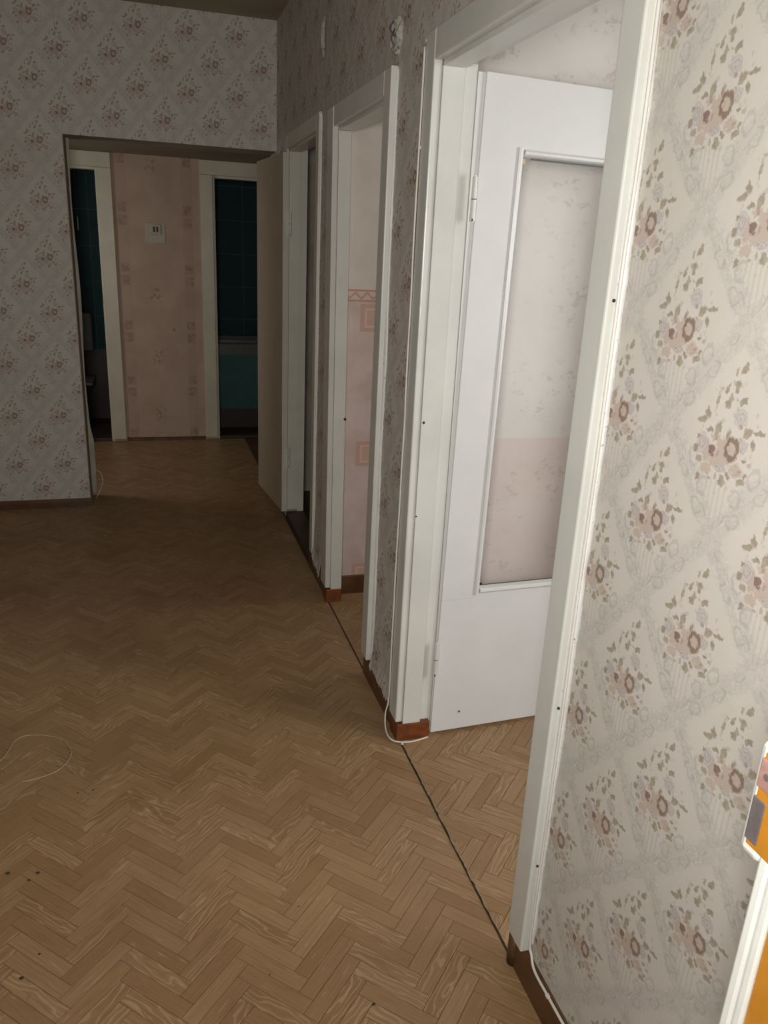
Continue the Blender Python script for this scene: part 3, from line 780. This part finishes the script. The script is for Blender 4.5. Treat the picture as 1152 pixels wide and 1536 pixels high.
# bathtub with tiled apron
tb = empty('bathtub', (0.9, 7.2, 0)); tag(tb, 'old enamel bathtub in the dark bathroom behind the right back doorway', 'bathtub')
def local(o, parent):
    o.parent = parent; o.matrix_parent_inverse = Matrix.Translation(-Vector(parent.location)); return o
bm = bmesh.new()
tx0, tx1, ty0, ty1 = 0.30, 1.46, 6.92, 7.60
def ring(x0, x1, y0, y1, z, r, n=6):
    vs = []
    for (cx, cy, a0) in ((x1-r, y1-r, 0), (x0+r, y1-r, 90), (x0+r, y0+r, 180), (x1-r, y0+r, 270)):
        for k in range(n+1):
            a = math.radians(a0+90*k/n); vs.append(bm.verts.new((cx+r*math.cos(a), cy+r*math.sin(a), z)))
    return vs
rs = [ring(tx0, tx1, ty0, ty1, 0.645, 0.03), ring(tx0, tx1, ty0, ty1, 0.735, 0.03), ring(tx0+0.008, tx1-0.008, ty0+0.008, ty1-0.008, 0.745, 0.03),
      ring(tx0+0.06, tx1-0.06, ty0+0.06, ty1-0.06, 0.742, 0.12), ring(tx0+0.075, tx1-0.075, ty0+0.075, ty1-0.075, 0.70, 0.12),
      ring(tx0+0.14, tx1-0.12, ty0+0.13, ty1-0.13, 0.36, 0.12)]
for a, b in zip(rs, rs[1:]):
    n = len(a)
    for i in range(n): bm.faces.new((a[i], a[(i+1) % n], b[(i+1) % n], b[i]))
bm.faces.new(rs[-1]); bm.faces.new(list(reversed(rs[0])))
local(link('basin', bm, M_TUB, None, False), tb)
ap = local(B('apron', tx0, tx1, ty0+0.012, ty0+0.05, 0.17, 0.645, M_TEALJ), tb)
for i in range(5):
    for k in range(2):
        a, b = 0.303+i*0.245, min(0.303+i*0.245+0.241, tx1)
        if b-a < 0.03: continue
        t_ = B('tile', a, b, ty0+0.004, ty0+0.012, 0.172+k*0.236, 0.172+k*0.236+0.232, M_TEAL)
        t_.parent = ap; t_.matrix_parent_inverse = Matrix.Translation(-Vector(tb.location))
local(B('plinth', tx0, tx1, ty0+0.02, ty1-0.05, 0.0, 0.17, M_DARKBR), tb)
# toilet things
tz = empty('toilet', (-0.55, 7.2, 0)); tag(tz, 'dim toilet with cistern in the dark left back room', 'toilet')
bm = bmesh.new()
prof = [(0.10, 0.0), (0.11, 0.05), (0.09, 0.18), (0.15, 0.33), (0.185, 0.38), (0.185, 0.40), (0.15, 0.40), (0.10, 0.28), (0.03, 0.22)]
pr = None
for (r_, z_) in prof:
    cur = [bm.verts.new((r_*math.cos(2*math.pi*k/20)-0.08, r_*1.2*math.sin(2*math.pi*k/20)-0.20, z_)) for k in range(20)]
    if pr:
        for k in range(20): bm.faces.new((pr[k], pr[(k+1) % 20], cur[(k+1) % 20], cur[k]))
    else: bm.faces.new(list(reversed(cur)))
    pr = cur
bm.faces.new(pr)
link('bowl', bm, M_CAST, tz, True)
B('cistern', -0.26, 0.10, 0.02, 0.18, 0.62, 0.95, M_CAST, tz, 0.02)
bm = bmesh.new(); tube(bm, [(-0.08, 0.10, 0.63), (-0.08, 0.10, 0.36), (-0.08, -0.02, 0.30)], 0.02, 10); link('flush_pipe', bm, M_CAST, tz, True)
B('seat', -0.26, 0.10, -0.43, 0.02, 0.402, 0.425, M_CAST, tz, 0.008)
bm = bmesh.new(); tube(bm, [(-0.515, 7.36, 2.4), (-0.515, 7.36, 1.70)], 0.0025, 6)
pc = link('pull_cord', bm, M_CAST); tag(pc, 'thin pull cord with pale tip hanging in the dark left back room', 'cord')
bm = bmesh.new(); tube(bm, [(-0.515, 7.36, 1.72), (-0.515, 7.36, 1.69), (-0.515, 7.36, 1.61)], 0.006, 8); link('cord_tip', bm, M_CABLE, pc, True)

# ---------------------------------------------------------------- small things
# switch on the pink wall
sw = empty('wall_switch', (0.093, BY, 1.62)); tag(sw, 'cream double switch on a larger backing plate on the pink wall', 'switch')
bm = bmesh.new(); box(bm, -0.075, 0.070, -0.004, 0.0, -0.082, 0.062, 0.0015); link('backing_plate', bm, M_CREAM, sw)
pl = B('switch_plate', -0.036, 0.040, -0.014, -0.004, -0.022, 0.055, M_CREAM, sw, 0.004)
B('rocker', -0.0165, -0.0035, -0.018, -0.014, -0.002, 0.037, M_BLACK, pl, 0.002)
B('rocker', 0.0065, 0.0195, -0.018, -0.014, -0.002, 0.037, M_BLACK, pl, 0.002)
# nail on pink wall
bm = bmesh.new(); bmesh.ops.create_uvsphere(bm, u_segments=8, v_segments=6, radius=0.011, matrix=Matrix.Translation((0.19, BY-0.006, 0.90)))
tag(link('nail', bm, M_CREAM, None, True), 'rusty nail in the pink wall below the switch', 'nail')

# broken junction box above the middle doorway
jb = empty('junction_box', (WX, 2.515, 2.165)); tag(jb, 'broken plastered junction box above the middle doorway', 'junction box')
bm = bmesh.new(); rnd = random.Random(11); N = 20; rings = []
for (rr, dx) in ((1.0, 0.0), (0.98, -0.010), (0.80, -0.016), (0.70, -0.010), (0.0, -0.006)):
    row = []
    for k in range(N):
        a = 2*math.pi*k/N; q = 1+rnd.uniform(-0.10, 0.10)
        row.append(bm.verts.new((dx+rnd.uniform(-.002, .002)*(rr < 1), 0.040*rr*q*math.cos(a), 0.052*rr*q*math.sin(a))))
    rings.append(row)
for a, b in zip(rings, rings[1:]):
    for k in range(N): bm.faces.new((a[k], a[(k+1) % N], b[(k+1) % N], b[k]))
bmesh.ops.remove_doubles(bm, verts=bm.verts, dist=0.0004)
link('plaster_ring', bm, M_PUTTY, jb, False)
for k, pts in enumerate((((-0.01, -0.01, -0.04), (-0.024, -0.004, -0.01), (-0.012, 0.008, 0.02)), ((-0.01, 0.015, 0.045), (-0.026, 0.01, 0.02), (-0.012, -0.01, -0.005)))):
    bm = bmesh.new(); tube(bm, spline(pts, 5), 0.0022, 6); link('loose_wire', bm, M_CAST, jb, True)
# torn wallpaper curl farther along
bm = bmesh.new(); pa, pb, pc_ = [], [], []
for i in range(9):
    z = 2.30+0.15*i/8; k = math.sin(math.pi*i/8)
    pa.append(bm.verts.new((WX-0.0005, 3.575, z))); pb.append(bm.verts.new((WX-0.008-0.012*k, 3.560-0.006*k, z+0.004))); pc_.append(bm.verts.new((WX-0.002-0.004*k, 3.548-0.004*k, z)))
for i in range(8):
    bm.faces.new((pa[i], pa[i+1], pb[i+1], pb[i])); bm.faces.new((pb[i], pb[i+1], pc_[i+1], pc_[i]))
o = link('wallpaper_curl', bm, M_PUTTY); tag(o, 'pale curl of torn wallpaper above the farthest side doorway', 'wallpaper scrap')
o.modifiers.new('solid', 'SOLIDIFY').thickness = 0.001

# white cables
def cable(name, pts, r, mat, label, clips=(), cat='cable', group=None):
    bm = bmesh.new(); tube(bm, pts, r, 8); o = link(name, bm, mat, None, True); tag(o, label, cat, group)
    for p in clips:
        bm = bmesh.new(); box(bm, p[0]-r*1.3, p[0]+r*1.3, p[1]-0.005, p[1]+0.005, p[2]-0.003, p[2]+0.003, 0.0012)
        link('cable_clip', bm, mat, o)
    return o
rnd = random.Random(2)
pts = [(WX-0.0095, 1.158+rnd.uniform(-.002, .002), 2.05-0.12*i) for i in range(17)]
pts += [(WX-0.009, 1.148, 0.105), (WX-0.013, 1.12, 0.0885), (WX-0.013, 1.05, 0.0882), (WX-0.012, 0.95, 0.0882), (WX-0.013, 0.80, 0.0882), (WX-0.012, 0.62, 0.0882)]
cable('cable', spline(pts, 5), 0.0032, M_CABLE, 'white cable down the near casing edge and along the baseboard', [(WX-0.0135, 1.06, 0.0882)])
pts = [(0.7285, 2.1865, 2.07-0.125*i) for i in range(16)]
pts = [(p[0]+rnd.uniform(-.0015, .0015), p[1], p[2]) for p in pts]
pts += [(0.728, 2.190, 0.105), (0.718, 2.185, 0.060), (0.712, 2.150, 0.018), (0.720, 2.108, 0.008), (0.750, 2.090, 0.0065), (0.790, 2.086, 0.0065), (0.845, 2.098, 0.007)]
cable('cable', spline(pts, 6), 0.003, M_CABLE, 'white cable down the far casing edge looping round its brown foot', [(0.748, 2.083, 0.0065)])
# worn ragged edge of the floor covering along the nearest threshold
rnd = random.Random(21); bm = bmesh.new(); A_, B_ = [], []
for i in range(71):
    y = 1.215+(2.085-1.215)*i/70
    w = 0.0015+0.0035*abs(math.sin(i*0.31+1.2))*rnd.random() + (0.002*rnd.random() if i < 35 else 0)
    A_.append(bm.verts.new((0.7522, y, 0.0031))); B_.append(bm.verts.new((0.7522-w, y, 0.0026+rnd.uniform(0, .0012))))
for i in range(70): bm.faces.new((A_[i], A_[i+1], B_[i+1], B_[i]))
o = link('worn_edge', bm, plain('worn_flooring_edge', (0.36, 0.26, 0.17), 0.8, 0.2, 60.0), bpy.data.objects['floor.001'])
o.modifiers.new('solid', 'SOLIDIFY').thickness = 0.0012
# thin wires on the floor
pts = [(-0.66, 2.15, 0.0015), (-0.58, 2.205, 0.0015), (-0.505, 2.278, 0.002), (-0.486, 2.333, 0.002), (-0.476, 2.378, 0.002), (-0.444, 2.401, 0.0015), (-0.382, 2.387, 0.0015),
       (-0.327, 2.345, 0.0018), (-0.298, 2.280, 0.002), (-0.307, 2.223, 0.002), (-0.341, 2.181, 0.002), (-0.396, 2.161, 0.0015), (-0.425, 2.158, 0.0014)]
cable('wire', spline(pts, 7), 0.0013, M_WIRE, 'thin pale coil of wire lying on the parquet at left', (), 'wire')
pts = [(-0.382, 5.035, 0.20), (-0.360, 5.06, 0.165), (-0.330, 5.06, 0.14), (-0.318, 5.04, 0.10), (-0.330, 5.02, 0.05), (-0.352, 5.0, 0.012), (-0.362, 4.97, 0.003)]
cable('wire', spline(pts, 6), 0.002, M_CABLE, 'pale loop of wire at the foot of the wide opening', (), 'wire')
# dirt crumbs on the floor
crumbs = [(-0.411, 1.781, 5), (-0.338, 1.766, 5), (-0.356, 1.745, 4), (-0.306, 1.507, 3), (-0.335, 1.450, 5), (0.402, 1.199, 4), (0.293, 1.501, 2), (0.195, 1.327, 2), (-0.263, 2.068, 3), (-0.221, 2.073, 3)]
lab = {0: 'dark crumb nearest the left edge on the parquet', 1: 'dark oval crumb, right one of the pair at left', 2: 'small dark crumb just below the pair at left',
       3: 'tiny dark speck above the lowest left crumb', 4: 'flat dark crumb in the lower left corner of the floor', 5: 'dark crumb at the bottom centre of the floor',
       6: 'tiny speck right of the floor middle', 7: 'tiny speck between floor middle and bottom edge', 8: 'tiny dark speck below the wire coil', 9: 'dark speck right below the wire coil'}
for i, (x, y, r_) in enumerate(crumbs):
    rnd = random.Random(i); bm = bmesh.new()
    bmesh.ops.create_icosphere(bm, subdivisions=1, radius=r_*0.001)
    for v in bm.verts:
        v.co = Vector((v.co.x*rnd.uniform(0.8, 1.4)+x, v.co.y*rnd.uniform(0.7, 1.1)+y, v.co.z*0.45+r_*0.00045))
    tag(link('crumb', bm, M_CRUMB, None, True), lab[i], 'crumb', 'crumbs of dirt on the hall floor')
